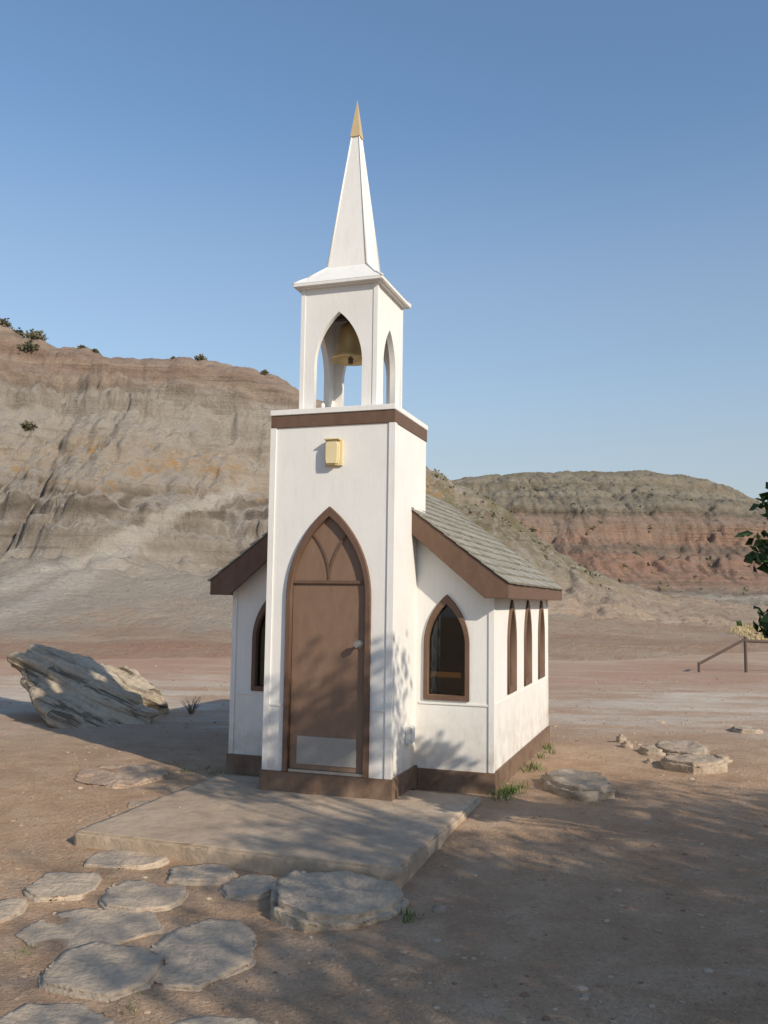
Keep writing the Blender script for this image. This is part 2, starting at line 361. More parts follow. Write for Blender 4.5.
# ------------------------------------------------------------------ church
TH=.3248; W=.531
c_,s_=math.cos(TH),math.sin(TH)
CX,CY=.0761-c_*.5335, 6.9843+s_*.5335
church=empty('church',(CX,CY,0),-TH)
lab(church,'tiny white wooden chapel with brown trim and bell tower','church')
NW=1.187; ND0=.665; ND1=3.68
dz0,dzs,dza=.15,1.52,2.235
tw=empty('tower',parent=church)
panel('front_wall',[[(-W,-.02),(W,-.02),(W,3.0),(-W,3.0)],arch(.335,.14,dzs,dza-.03)],.06,'front',0,WHITE,tw)
b=MB(); b.box(-W,-W+.06,.06,.85,-.02,3.0); b.obj('side_wall',WHITE,tw)
b=MB(); b.box(W-.06,W,.06,.85,-.02,3.0); b.obj('side_wall',WHITE,tw)
b=MB(); b.box(-W,W,.85,.9085,1.9,3.0); b.obj('rear_wall',WHITE,tw)
for sx in(-1,1):
    b=MB()
    x0,x1=sorted((sx*(W+.009),sx*(W-.042))); b.box(x0,x1,-.011,-.0005,.152,2.903)
    x0,x1=sorted((sx*(W+.009),sx*(W+.0005))); b.box(x0,x1,-.0006,.045,.152,2.903)
    b.obj('corner_trim',WHITE,tw)
    b=MB(); x0,x1=sorted((sx*.375,sx*(W-.043))); b.box(x0,x1,-.008,-.0005,.655,.667); b.obj('panel_batten',WHITE,tw)
b=MB(); b.box(-W-.025,W+.025,-.025,.004,-.01,.15); b.box(-W-.025,-W+.004,.0035,.66,-.01,.15); b.box(W-.004,W+.025,.0035,.66,-.01,.15)
b.obj('base_trim',BROWN,tw,bevel=.003)
b=MB(); b.box(-W-.006,W+.006,-.012,.92,2.904,3.006); b.obj('cornice_band',BROWN,tw,bevel=.002)
b=MB(); b.box(-W-.014,W+.012,-.022,.93,3.006,3.052); b.obj('tower_cap',WHITE,tw,bevel=.004)
b=MB(); b.box(W,W+.045,.38,.48,.36,.50); b.box(W+.045,W+.057,.388,.472,.368,.492); b.obj('outlet_box',mat_plain('grey_plastic',(.66,.65,.62),.5),tw,bevel=.004)
pl=empty('porch_light',parent=tw); pl.location=(.028,0,0)
b=MB(); b.box(-.075,.075,-.02,0,2.57,2.78); b.obj('back_plate',YEL,pl,bevel=.004)
b=MB(); b.prism([(-.055,2.575),(.045,2.575),(.056,2.62),(.056,2.74),(.045,2.772),(-.055,2.772),(-.065,2.74),(-.065,2.62)],-.065,-.02); b.obj('lamp_shade',YEL,pl,bevel=.012)
b=MB(); b.box(-.07,.062,-.07,-.02,2.776,2.788); b.obj('lamp_cap',YEL,pl,bevel=.003)
door=empty('door',parent=church)
outer=arch(.360,.152,dzs,dza+.01); inner=arch(.316,.152,dzs,dza-.07)
panel('door_frame',[outer+inner[::-1]],.065,'front',-.028,BROWN,door,bev=.004)
b=MB(); b.box(-.314,.314,.012,.05,.175,1.625); leaf=b.obj('door_leaf',DOORB,door,bevel=.003)
b=MB(); b.box(-.314,.314,-.012,.045,.152,.174); b.obj('threshold',STEEL,door,bevel=.002)
b=MB(); b.box(-.314,.314,-.005,.05,1.628,1.655); b.obj('transom_rail',BROWN,door,bevel=.003)
panel('transom_panel',[arch(.315,1.60,1.605,dza-.069)[0:]],.02,'front',.014,DOORB,door)
b=MB()
def arcbar(sg):
    R=.80; pts=[]
    for i in range(15):
        a=math.radians(52)*i/14
        x=sg*(.0+R-R*math.cos(a)); z=1.655+R*math.sin(a)*.80
        if abs(x)<.272-(z-1.66)*.17: pts.append((x,z))
    for (x0,z0),(x1,z1) in zip(pts,pts[1:]): 
        dx,dz=x1-x0,z1-z0; l=math.hypot(dx,dz); nx_,nz_=-dz/l*.009,dx/l*.009
        b.prism([(x0-nx_,z0-nz_),(x0+nx_,z0+nz_),(x1+nx_,z1+nz_),(x1-nx_,z1-nz_)],.004 if sg>0 else .005,.0145)
arcbar(1);arcbar(-1)
b.obj('tracery',BROWN,door)
b=MB(); b.box(-.25,.25,.006,.0125,.215,.43); b.obj('kick_plate',KICK,door,bevel=.001)
b=MB()
for (y0,y1,r0,r1) in((.012,.004,.032,.032),(.004,-.03,.012,.012),(-.03,-.045,.018,.03),(-.045,-.066,.03,.024)):
    b.tube((.265,y0,1.16),(.265,y1,1.16),r0,r1,16)
b.obj('door_knob',STEEL,door,smooth=False)
nave=empty('nave',parent=church)
hw=1.70
gab=[(-NW,-.15),(NW,-.15),(NW,hw),(0,hw+NW*.743),(-NW,hw)]
wz0,wzs,wza=.72,1.14,1.515
def warch(cx,d=0): return arch(.165+d,wz0-d,wzs,wza+d*1.5,cx)
panel('front_gable_wall',[gab,warch(.795),warch(-.795)],.06,'front',ND0,WHITE,nave)
panel('rear_gable_wall',[gab],.06,'front',ND1-.06,WHITE,nave)
WD=[1.46,2.32,3.19]
for sx in(1,-1):
    panel('side_wall',[[(ND0+.06,-.15),(ND1-.06,-.15),(ND1-.06,hw-.005),(ND0+.06,hw-.005)]]+[arch(.16,.74,1.14,1.47,d) for d in WD],.06,'side',sx*(NW-.03),WHITE,nave)
for sx in(-1,1):
    b=MB()
    x0,x1=sorted((sx*(NW+.009),sx*(NW-.035))); b.box(x0,x1,ND0-.011,ND0-.0005,.132,hw-.04)
    x0,x1=sorted((sx*(NW+.009),sx*(NW+.0005))); b.box(x0,x1,ND0-.0006,ND0+.04,.132,hw-.04)
    b.obj('corner_trim',WHITE,nave)
    b=MB(); b.box(x0,x1,ND1-.045,ND1+.003,.132,hw-.04); b.obj('corner_trim',WHITE,nave)
    b=MB(); x0,x1=sorted((sx*.56,sx*(NW-.036))); b.box(x0,x1,ND0-.008,ND0-.0005,.655,.67); b.obj('panel_batten',WHITE,nave)
    b=MB(); x0,x1=sorted((sx*(NW+.007),sx*(NW+.0005))); b.box(x0,x1,ND0+.041,ND1-.046,.655,.668); b.obj('panel_batten',WHITE,nave)
b=MB()
for sx in(-1,1):
    x0,x1=sorted((sx*(W+.026),sx*(NW+.022))); b.box(x0,x1,ND0-.022,ND0+.004,-.10,.13)
    x0,x1=sorted((sx*(NW-.004),sx*(NW+.022))); b.box(x0,x1,ND0+.0035,ND1+.02,-.10,.13)
b.box(-NW-.003,NW+.003,ND1-.003,ND1+.022,-.10,.13)
b.obj('base_trim',BROWN,nave,bevel=.003)
b=MB(); b.box(-NW+.06,NW-.06,ND0+.06,ND1-.06,.0,.06); b.obj('interior_floor',DARKW,nave)
INT=mat_plain('interior_panelling_wood',(.16,.11,.075),.7)
b=MB()
for sx in(-1,1):
    for a0,a1 in((ND0+.07,1.22),(1.70,2.08),(2.56,2.95),(3.43,ND1-.07)):
        x0,x1=sorted((sx*(NW-.064),sx*(NW-.075))); b.box(x0,x1,a0,a1,.07,1.66)
    x0,x1=sorted((sx*(NW-.064),sx*(NW-.075))); b.box(x0,x1,1.22,3.43,.07,.66)
b.box(-NW+.08,NW-.08,ND1-.075,ND1-.064,.07,1.66)
b.obj('interior_panelling',INT,nave)
def window(cx,kind,at):
    w=empty('window',parent=nave)
    if kind=='front':
        o,i=arch(.195,wz0-.03,wzs,wza+.045,cx),arch(.158,wz0+.012,wzs,wza-.035,cx)
        panel('window_frame',[o,i],.075,'front',at-.018,BROWN,w,bev=.003)
        panel('window_pane',[arch(.158,wz0+.012,wzs,wza-.035,cx)],.004,'front',at+.035,GLASS,w)
    else:
        o,i=arch(.19,.70,1.14,1.525,cx),arch(.15,.755,1.14,1.445,cx)
        panel('window_frame',[o,i],.075,'side',at,BROWN,w,bev=.003)
        panel('window_pane',[i],.004,'side',at*.99,GLASS,w)
for cx in(.795,-.795): window(cx,'front',ND0)
for sx in(1,-1):
    for d in WD: window(d,'side',sx*(NW-.018))
for y in(1.5,2.1):
    for sx in(-1,1):
        p=empty('pew',(CX,CY,0),-TH); lab(p,'small varnished wooden pew standing inside the chapel','pew','pews inside the chapel')
        x0,x1=(.25,1.05) if sx>0 else(-1.05,-.25)
        b=MB(); b.box(x0,x1,y-.15,y+.15,.40,.43); b.obj('seat',PEW,p,bevel=.004)
        b=MB(); b.box(x0,x1,y-.19,y-.16,.40,.82); b.obj('backrest',PEW,p,bevel=.004)
        for xe in(x0-.02,x1-.005):
            b=MB(); b.box(xe,xe+.025,y-.19,y+.16,.061,.62); b.obj('leg',PEW,p,bevel=.004)
roof=empty('roof',parent=church)
EX=1.342; EZ=1.658; SL=.743; RZ=EZ+EX*SL; RF,RB=.495,3.784
b=MB(); b.prism([(EX-.03,EZ-.03+.022-.03),(EX-.03,EZ+.022-.01),(0,RZ-.008),(-EX+.03,EZ+.022-.01),(-EX+.03,EZ-.03+.022-.03),(0,RZ-.07)],RF+.03,RB-.03)
b.obj('roof_deck',BROWN,roof)
for sx in(-1,1):
    pts=[(W+.001,RZ-.004-W*SL),(EX,EZ-.004),(EX,EZ-.125),(1.15,EZ-.125),(W+.001,RZ-W*SL-.205)]
    b=MB(); b.prism([(sx*x,z) for x,z in pts],RF,RF+.03); b.obj('rake_board',BROWN,roof,bevel=.003)
    pts=[(0.001,RZ-.004),(EX,EZ-.004),(EX,EZ-.125),(1.15,EZ-.125),(0.001,RZ-.205)]
    b=MB(); b.prism([(sx*x,z) for x,z in pts],RB-.03,RB); b.obj('rake_board',BROWN,roof)
    x0,x1=sorted((sx*EX,sx*(EX-.025))); b=MB(); b.box(x0,x1,RF+.0305,RB-.0305,EZ-.125,EZ-.006); b.obj('eave_board',BROWN,roof,bevel=.002)
    x0,x1=sorted((sx*(EX-.026),sx*(NW+.001))); b=MB(); b.box(x0,x1,RF+.031,RB-.031,EZ-.10,EZ-.088); b.obj('soffit',BROWN,roof)
b=MB(); cs=1/math.hypot(1,SL); sn=SL*cs; Ls=math.hypot(EX,EX*SL); rows=13; ex=(Ls+.02)/rows
for sx in(-1,1):
    for r in range(rows):
        s0=-.02+r*ex; y=RF-.012-random.random()*.1
        while y<RB+.012:
            w=.09+random.random()*.09; y0=max(y,RF-.012); y1=min(y+w-.004,RB+.012); y+=w
            if y1-y0<.01: continue
            jj=random.uniform(-.009,.009) if r else random.uniform(-.004,.004); th=.014+random.uniform(0,.010)
            s1=min(s0+ex*1.25,Ls-.005)
            def P(s,h,yy): return (sx*(EX-s*cs+h*sn),yy,EZ+s*sn+h*cs)
            a=s0+jj
            vs=[P(a,.006,y0),P(a,.006,y1),P(s1,.0,y1),P(s1,.0,y0),P(a,.006+th,y0),P(a,.006+th,y1),P(s1,.004,y1),P(s1,.004,y0)]
            b.add(vs,[(0,3,2,1),(4,5,6,7),(0,1,5,4),(1,2,6,5),(2,3,7,6),(3,0,4,7)])
y=.93
while y<RB:
    y1=min(y+.14,RB+.01)
    for sx in(-1,1):
        b.add([(0,y,RZ+.028),(sx*.1,y,RZ+.028-.0743),(sx*.1,y1,RZ+.020-.0743),(0,y1,RZ+.020),(0,y,RZ+.012),(sx*.1,y,RZ+.012-.0743),(sx*.1,y1,RZ+.008-.0743),(0,y1,RZ+.008)],
          [(0,3,2,1),(4,5,6,7),(0,1,5,4),(1,2,6,5),(2,3,7,6),(3,0,4,7)])
    y+=.13
b.obj('shingles',SHING,roof)
bel=empty('belfry',parent=church)
BH=.334; B0,B1=.105,.787; BZ0,BZ1=3.052,4.11
def notch(w0,w1,cx,a,zs,za):
    ar=arch(a,BZ0,zs,za,cx)
    return [(w0,BZ0)]+ar+[(w1,BZ0),(w1,BZ1),(w0,BZ1)]
for at in(B0,B1-.05):
    panel('arched_wall',[notch(-BH,BH,0,.21,3.45,3.885)],.05,'front',at,WHITE,bel)
for sx in(-1,1):
    panel('arched_wall',[notch(B0+.05,B1-.05,(B0+B1)/2,.165,3.45,3.80)],.05,'side',sx*(BH-.025),WHITE,bel)
b=MB(); b.box(-BH+.051,BH-.051,B0+.051,B1-.051,4.06,4.10); b.obj('ceiling',DARKW,bel)
for sx in(-1,1):
    for yy in(B0,B1):
        b=MB(); sy=-1 if yy==B0 else 1
        x0,x1=sorted((sx*(BH+.006),sx*(BH-.03))); y0,y1=sorted((yy+sy*.006,yy+sy*.0005)); b.box(x0,x1,y0,y1,BZ0+.001,BZ1-.001)
        x0,x1=sorted((sx*(BH+.006),sx*(BH+.0005))); y0,y1=sorted((yy+sy*.0006,yy-sy*.03)); b.box(x0,x1,y0,y1,BZ0+.001,BZ1-.001)
        b.obj('corner_trim',WHITE,bel)
b=MB(); yc=(B0+B1)/2; b.box(-BH+.05,BH-.05,yc-.03,yc+.03,3.925,3.98); b.obj('bell_beam',DARKW,bel)
prof=[(0,3.885),(.035,3.885),(.045,3.845),(.085,3.82),(.102,3.775),(.11,3.70),(.122,3.62),(.148,3.555),(.172,3.525),(.172,3.512),(.155,3.512),(.10,3.61),(.08,3.75),(0,3.79)]
prof=[(r,z+.045) for r,z in prof]
b=MB(); n=28; b.add([(r*math.cos(2*math.pi*i/n)-.02,yc+r*math.sin(2*math.pi*i/n),z) for r,z in prof for i in range(n)],
   [(k*n+i,k*n+(i+1)%n,(k+1)*n+(i+1)%n,(k+1)*n+i) for k in range(len(prof)-1) for i in range(n)])
bell=b.obj('bell',BELLM,bel,smooth=True)
b=MB(); b.tube((-.02,yc,3.79),(-.02,yc,3.58),.008,.008,8); b.tube((-.02,yc,3.58),(-.02,yc,3.53),.024,.02,10); o=b.obj('clapper',DARKW,bell)
for x,yy in((-.17,B0+.10),(-.05,B1-.08),(.12,B1-.08)):
    b=MB(); b.tube((x,yy,3.053),(x,yy,3.11),.022,.014,8); b.tube((x,yy,3.11),(x,yy,3.14),.02,.012,8)
    b.obj('small_post',WHITE,bel)
sp=empty('spire',parent=church)
OV=.062; ex_=BH+OV; d0,d1=B0-OV,B1+OV
b=MB(); b.box(-ex_,ex_,d0,d1,4.11,4.138); b.obj('eave_slab',WHITE,sp,bevel=.003)
b=MB(); b.box(-ex_+.03,ex_-.03,d0+.03,d1-.03,4.100,4.111); b.obj('soffit',WHITE,sp)
S0=.178; Z1,Z2,Z3=4.335,5.575,5.925
b=MB()
def ring(hx,y0,y1,z): return [(-hx,y0,z),(hx,y0,z),(hx,y1,z),(-hx,y1,z)]
q=ring(ex_,d0,d1,4.138)+ring(ex_*.78,yc-(yc-d0)*.78,yc+(yc-d0)*.78,4.205)+ring(S0,yc-S0,yc+S0,Z1)+ring(.034,yc-.034,yc+.034,Z2)
b.add(q,[(0,3,2,1)]+[(k*4+i,k*4+(i+1)%4,k*4+4+(i+1)%4,k*4+4+i) for k in range(3) for i in range(4)]+[(12,13,14,15)])
b.obj('spire_body',WHITE,sp)
b=MB()
for i in range(4):
    for k in range(3): b.tube(q[k*4+i],q[k*4+4+i],.0095,.0085 if k<2 else .006,8)
b.obj('hip_trim',WHITE,sp,smooth=True)
b=MB(); r=.046
b.add(ring(r,yc-r,yc+r,Z2-.01)+[(0,yc,Z3)],[(3,2,1,0),(0,1,4),(1,2,4),(2,3,4),(3,0,4)]); b.obj('finial',GOLD,sp)
# ------------------------------------------------------------------ stones
def displaced(o,amp,freq,seed=0):
    me=o.data
    for v in me.vertices:
        v.co+=v.normal*(noise.fractal(v.co*freq+Vector((seed,seed*1.7,0)),.9,2,4)*amp)
    me.update()
def stone(name,loc,outline,z0,h,mat,seed,amp=.012,rz=0,inset=.03,cut=.035,freq=5):
    bm=bmesh.new()
    vs=[bm.verts.new((x,y,0)) for x,y in outline]; f=bm.faces.new(vs); f.normal_update()
    if f.normal.z<0: f.normal_flip()
    r=bmesh.ops.extrude_face_region(bm,geom=[f]); top=[v for v in r['geom'] if isinstance(v,bmesh.types.BMVert)]
    for v in top: v.co.z+=h
    bmesh.ops.recalc_face_normals(bm,faces=bm.faces)
    bmesh.ops.bevel(bm,geom=[e for e in bm.edges if sum(v.co.z>h*.5 for v in e.verts)==2],offset=inset*.55,segments=2,affect='EDGES')
    bmesh.ops.triangulate(bm,faces=bm.faces)
    for it in range(6):
        L=[e for e in bm.edges if e.calc_length()>cut]
        if not L: break
        bmesh.ops.subdivide_edges(bm,edges=L,cuts=1); bmesh.ops.triangulate(bm,faces=[f for f in bm.faces if len(f.verts)>3])
    me=bpy.data.meshes.new(name); bm.to_mesh(me); bm.free()
    me.polygons.foreach_set('use_smooth',[True]*len(me.polygons))
    o=mkobj(name,me,mat); o.location=(loc[0],loc[1],z0); o.rotation_euler=(0,0,rz)
    displaced(o,amp,freq,seed)
    return o
pts=[(-1.61,-1.62),(-.6,-1.64),(.45,-1.645),(.59,-1.61),(.61,-.6),(.62,.42),(-.5,.43),(-1.68,.43),(-1.65,-.6)]
pts=[(x+W,y) for x,y in pts]
o=stone('concrete_pad',(CX,CY),pts,-.20,.197,CONC,3,.0055,-TH,.025,.06,4)
lab(o,'worn concrete slab laid at the chapel door','concrete slab')
def blob_outline(rx,ry,seed,n=9):
    rnd=random.Random(seed); ph=rnd.random()*6
    out=[]
    for i in range(n):
        a=2*math.pi*(i+rnd.uniform(-.36,.36))/n+ph
        k=rnd.uniform(.88,1.10); c,s=math.cos(a),math.sin(a); e=.80
        out.append((rx*k*math.copysign(abs(c)**e,c),ry*k*math.copysign(abs(s)**e,s)))
    return out
FL=[(-1.76,5.22,.22,.25),(-1.54,5.67,.27,.18),(-1.27,5.10,.25,.26),(-1.03,5.42,.21,.19),(-.72,5.24,.18,.19),(-1.43,4.62,.36,.29),(-1.2,4.08,.25,.29),(-.82,4.33,.26,.40),(-1.97,4.78,.13,.22),(-1.24,3.50,.26,.24),(-.62,3.42,.24,.26)]
for k,(x,y,rx,ry) in enumerate(FL):
    o=stone('flagstone',(x,y),blob_outline(rx,ry,k+131,9+k%3),gz(x,y)-.06,.078+.006*math.sin(k*2.3),FLAG,k*3.1,.015,0,.026,.035,4.5)
    o.rotation_euler=(.012*math.sin(k*1.7),.015*math.sin(k*3.1+1),0)
    lab(o,'flat weathered flagstone set in the dirt path','flagstone','flagstones of the dirt path')
o=stone('stone_step',(-.22,4.97),[(-.37,.10),(-.31,.36),(-.10,.36),(.10,.34),(.30,.22),(.37,.04),(.32,-.14),(.12,-.36),(-.14,-.40),(-.33,-.22)],gz(-.2,5.1)-.07,.15,FLAG,9,.032,0,.06)
o.rotation_euler=(0,.06,0)
lab(o,'thick flat stone slab against the concrete pad','stone slab')
o=stone('flat_rock',(1.64,7.62),blob_outline(.29,.40,44,12),gz(1.64,7.6)-.05,.14,ROCKM,12,.035,0,.06); lab(o,'low flat tan rock lying beside the chapel','rock')
o=stone('flat_rock',(-2.25,7.95),blob_outline(.42,.5,45,12),gz(-2.2,7.9)-.05,.06,REDROCK,13,.03); lab(o,'flush reddish rock slab half buried in dirt','rock')
for k,(x,y,rx,ry,h) in enumerate([(2.98,8.7,.29,.34,.13),(3.15,9.55,.26,.42,.11),(2.80,9.5,.12,.2,.09),(3.38,9.1,.09,.12,.09),(2.62,8.95,.05,.06,.08),(2.66,9.9,.06,.07,.10),(2.72,10.35,.05,.05,.13),(4.6,11.5,.22,.2,.08),(-1.9,6.6,.05,.06,.05),(.42,5.4,.04,.05,.05),(-1.75,6.9,.18,.12,.06),(.32,4.9,.06,.05,.06)]):
    o=stone('field_rock',(x,y),blob_outline(rx,ry,60+k,8),gz(x,y)-.04,h,ROCKM,20+k,.022 if rx>.1 else .01,0,.05,.03,5)
    if rx>.15: o.rotation_euler=(random.uniform(-.08,.08),random.uniform(-.08,.08),0)
    lab(o,'rough tan rock lying on bare dirt','rock','loose rocks on the dirt')
A=Vector((1.9,-.45,-.72)).normalized(); Cc=Vector((0,.2,1)); Bv=Cc.cross(A).normalized(); Cv=A.cross(Bv)
RM=Matrix((A,Bv,Cv)).transposed(); org=Vector((-4.0,11.8,.2)); Ri=RM.transposed()
def boulder(P,label,amp=1,cut=.04):
    bm=bmesh.new()
    for p in P: bm.verts.new(Ri@(Vector(p)-org))
    bmesh.ops.convex_hull(bm,input=bm.verts)
    for v in [v for v in bm.verts if not v.link_faces]: bm.verts.remove(v)
    bmesh.ops.triangulate(bm,faces=bm.faces)
    for it in range(8):
        L=[e for e in bm.edges if e.calc_length()>cut]
        if not L: break
        bmesh.ops.subdivide_edges(bm,edges=L,cuts=1); bmesh.ops.triangulate(bm,faces=[f for f in bm.faces if len(f.verts)>3])
    for it in range(4): bmesh.ops.smooth_vert(bm,verts=bm.verts,factor=.5,use_axis_x=True,use_axis_y=True,use_axis_z=True)
    bmesh.ops.recalc_face_normals(bm,faces=bm.faces)
    me=bpy.data.meshes.new('boulder'); bm.to_mesh(me); bm.free()
    bo=mkobj('boulder',me,BOULD); bo.matrix_world=Matrix.Translation(org)@RM.to_4x4(); lab(bo,label,'boulder')
    new=[]
    for v in me.vertices:
        q=v.co; w=noise.noise(q*1.1)*.25
        st=noise.noise(Vector((q.x*.25,q.y*1.5+w,(q.z+w*.4)*7)))+.5*noise.noise(Vector((q.x*.6,q.y*3,(q.z+w*.4)*15)))
        step=math.tanh(st*4)
        new.append(q+v.normal*((step*.05+noise.fractal(q*1.8,.9,2,4)*.07+noise.fractal(Vector((q.x*3,q.y*6,q.z*8)),.8,2,3)*.018)*amp))
    for v,q in zip(me.vertices,new): v.co=q
    me.update(); me.polygons.foreach_set('use_smooth',[True]*len(me.polygons))
boulder([(-4.93,12.1,.68),(-4.86,12.05,.54),(-4.68,12.3,.82),(-4.2,12.1,.72),(-3.6,11.8,.50),(-3.1,11.6,.28),(-2.85,11.5,.05),(-2.85,11.3,-.2),(-3.6,10.8,-.2),(-3.92,10.9,.02),(-4.3,12.6,-.2),(-3.1,12.3,-.2),(-4.2,12.9,.62)],'big pale layered sandstone boulder tilted on bare ground')
boulder([(-4.0,12.9,.56),(-3.6,12.8,.56),(-3.25,12.6,.38),(-3.0,12.4,.14),(-2.9,12.3,-.2),(-3.9,12.3,-.2),(-4.3,13.3,-.2),(-3.1,13.2,-.2),(-3.6,13.2,.40)],'weathered sandstone boulder leaning behind a larger one')
b=MB(); rnd=random.Random(5)
ico=bmesh.new(); bmesh.ops.create_icosphere(ico,subdivisions=1,radius=1); IV=[v.co.copy() for v in ico.verts]; IF=[tuple(v.index for v in f.verts) for f in ico.faces]; ico.free()
cnt=0
while cnt<5000:
    y=2.8+rnd.random()**1.7*18; x=rnd.uniform(-.5,.5)*y*1.0
    lx=c_*(x-CX)-s_*(y-CY); ly=s_*(x-CX)+c_*(y-CY)
    if -1.2<lx<1.2 and -1.68<ly<.45:
        if rnd.random()<.96 or abs(lx)<.56 and ly>-.03: continue
        zz=-.004
    elif abs(lx)<1.22 and .4<ly<3.7: continue
    else: zz=gz(x,y)
    if any(((x-a)/c2)**2+((y-d)/e2)**2<1.2 for a,d,c2,e2 in FL) or (abs(x+.22)<.4 and abs(y-4.97)<.45): continue
    r=.003+.012*rnd.random()**4; r*=(1+y*.04)
    if rnd.random()<.012: r*=1.9
    sx,sy,sz=r*rnd.uniform(.7,1.5),r*rnd.uniform(.7,1.5),r*rnd.uniform(.4,.8); a=rnd.random()*6.28
    ca,sa=math.cos(a),math.sin(a)
    b.add([(x+(v.x*sx*ca-v.y*sy*sa)*(1+.3*rnd.random()),y+v.x*sx*sa+v.y*sy*ca,zz+v.z*sz*(.8+.4*rnd.random())+sz*.1) for v in IV],IF); cnt+=1
me=bpy.data.meshes.new('gravel'); me.from_pydata(b.v,[],b.f); gr=mkobj('gravel',me,PEB); gr['kind']='stuff'; gr['label']='small loose pebbles scattered over the dirt'
# ------------------------------------------------------------------ vegetation
class Leaves:
    def __init__(s,seed): s.P=[]; s.L=[]; s.r=np.random.default_rng(seed)
    def clump(s,c,sig,n,leaf):
        s.P.append(np.asarray(c)[None,:]+s.r.normal(0,1,(n,3))*np.asarray(sig)); s.L.append(np.full(n,leaf))
    def shell(s,c,rad,n,leaf,flat=.75):
        u=s.r.normal(0,1,(n,3)); u[:,2]=np.abs(u[:,2]); u/=np.linalg.norm(u,axis=1)[:,None]
        u*=(rad*s.r.uniform(.35,1,(n,1))*s.r.uniform(.8,1.1,(n,1))); u[:,2]*=flat
        s.P.append(np.asarray(c)[None,:]+u); s.L.append(np.full(n,leaf))
    def mesh(s,name,up=.5):
        P=np.concatenate(s.P); L=np.concatenate(s.L)*s.r.uniform(.7,1.2,len(P)); n=len(P)
        d=s.r.normal(0,1,(n,3)); d[:,2]+=up; d/=np.linalg.norm(d,axis=1)[:,None]
        a=np.cross(d,s.r.normal(0,1,(n,3))); a/=np.linalg.norm(a,axis=1)[:,None]; c=np.cross(d,a)
        L=L[:,None]; w=L*.36
        V=np.stack([P,P+a*L*.5+c*w+d*w*.25,P+a*L,P+a*L*.5-c*w+d*w*.25],1).reshape(-1,3)
        i=np.arange(n)*4; F=np.stack([np.stack([i,i+1,i+2],1),np.stack([i,i+2,i+3],1)],1).reshape(-1,3)
        me=bpy.data.meshes.new(name); me.from_pydata(V.tolist(),[],F.tolist()); return me
def tree(base,height,blobs,nclump,per,leaf,seed,label,sg=.11):
    rnd=random.Random(seed); e=empty('tree',base); lab(e,label,'tree')
    t=MB(); lf=Leaves(seed)
    pts=[Vector((0,0,-.1))]
    for i in range(1,7): pts.append(Vector((rnd.uniform(-.12,.12)*i*.5,rnd.uniform(-.12,.12)*i*.5,height*.62*i/6)))
    for i in range(6): t.tube(pts[i],pts[i+1],.11*(1-i*.11),.11*(1-(i+1)*.11),10)
    for k in range(nclump):
        bl=rnd.choices(blobs,[q[6] if len(q)>6 else q[3]*q[4]*q[5] for q in blobs])[0]
        u=Vector((rnd.gauss(0,1),rnd.gauss(0,1),rnd.gauss(0,1))).normalized()*(rnd.random()**.45)
        p=Vector(bl[:3])+Vector((u.x*bl[3],u.y*bl[4],u.z*bl[5]))-Vector(base)
        if k%3==0:
            s=pts[min(6,max(2,int(p.z/height*6)))]; m1=s.lerp(p,.5)+Vector((rnd.uniform(-.1,.1),rnd.uniform(-.1,.1),rnd.uniform(.0,.2)))
            t.tube(s,m1,.026,.014,5); t.tube(m1,p,.014,.004,5)
        lf.clump(p,(sg,sg,sg*.85),per,leaf)
    t.obj('trunk',BARK,e,smooth=True)
    mkobj('crown',lf.mesh('crown'),LEAF,e)
tree((4.9,.3,-.1),5.2,[(4.8,.1,3.3,1.4,1.4,1.1,3.2),(4.3,1.0,2.5,.9,.9,.6,1.1),(3.3,2.7,3.75,.75,.75,.45,.45),(2.9,2.9,3.5,.6,.6,.35,.22)],650,16,.085,1,'leafy green tree shading the dirt by the path')
tree((7.6,1.2,-.1),5.5,[(7.4,1.0,3.5,1.8,1.6,1.3),(5.9,1.6,2.3,.9,.9,.7,1.4)],620,16,.085,2,'leafy green tree standing on bare dirt')
tree((5.2,-2.6,-.1),6.5,[(5.0,-2.4,4.4,1.9,1.7,1.2)],115,18,.085,3,'tall leafy green tree standing on bare dirt',.12)
tree((8.8,-2.2,-.1),6.5,[(8.8,-2.0,4.3,2.0,1.8,1.6)],420,16,.085,4,'broad leafy green tree standing on bare dirt')
tree((3.75,4.7,-.1),3.2,[(2.46,4.95,2.07,.35,.22,.08,.5),(2.46,4.95,1.80,.40,.26,.15,.9),(2.47,4.95,1.42,.38,.22,.13,.8)],165,17,.075,5,'young leafy tree with low drooping branches',.04)
VA=np.array(V1); TA=np.array(T1)
def hpoint(x,t): return V1[int(np.argmin(np.abs(VA[:,0]-x)+np.abs(TA-t)*60))]
rnd=random.Random(21)
for k,(x,t,r) in enumerate([(-23.2,1.0,.8),(-22.6,.94,.7),(-25.4,1.0,.6),(-24.6,1.01,.45),(-20.3,.81,.45),(-12.3,1.0,.4),(-19.2,1.0,.25),(-20,1.0,.25),(-8,1.0,.25),(-14,1.0,.2)]):
    e=Leaves(k+50); e.shell((0,0,-.05),r,260,.24*(.6+.5*r),.8)
    o=mkobj('bush',e.mesh('bush'),SAGE); o.location=hpoint(x,t)
    lab(o,'dark sagebrush clump growing on the badland slope','bush','sagebrush clumps on the hill')
e=Leaves(99)
for k in range(600):
    i=rnd.randrange(len(V2)); x,y,z=V2[i]
    if 5<x<75 and T2[i]<.8: e.shell((x,y,z-.1),rnd.uniform(.15,.4),8,.4,.6)
for k in range(320):
    e.shell((rnd.uniform(20,66),rnd.uniform(86,104),-.2),rnd.uniform(.4,1.1),20,.7,.8)
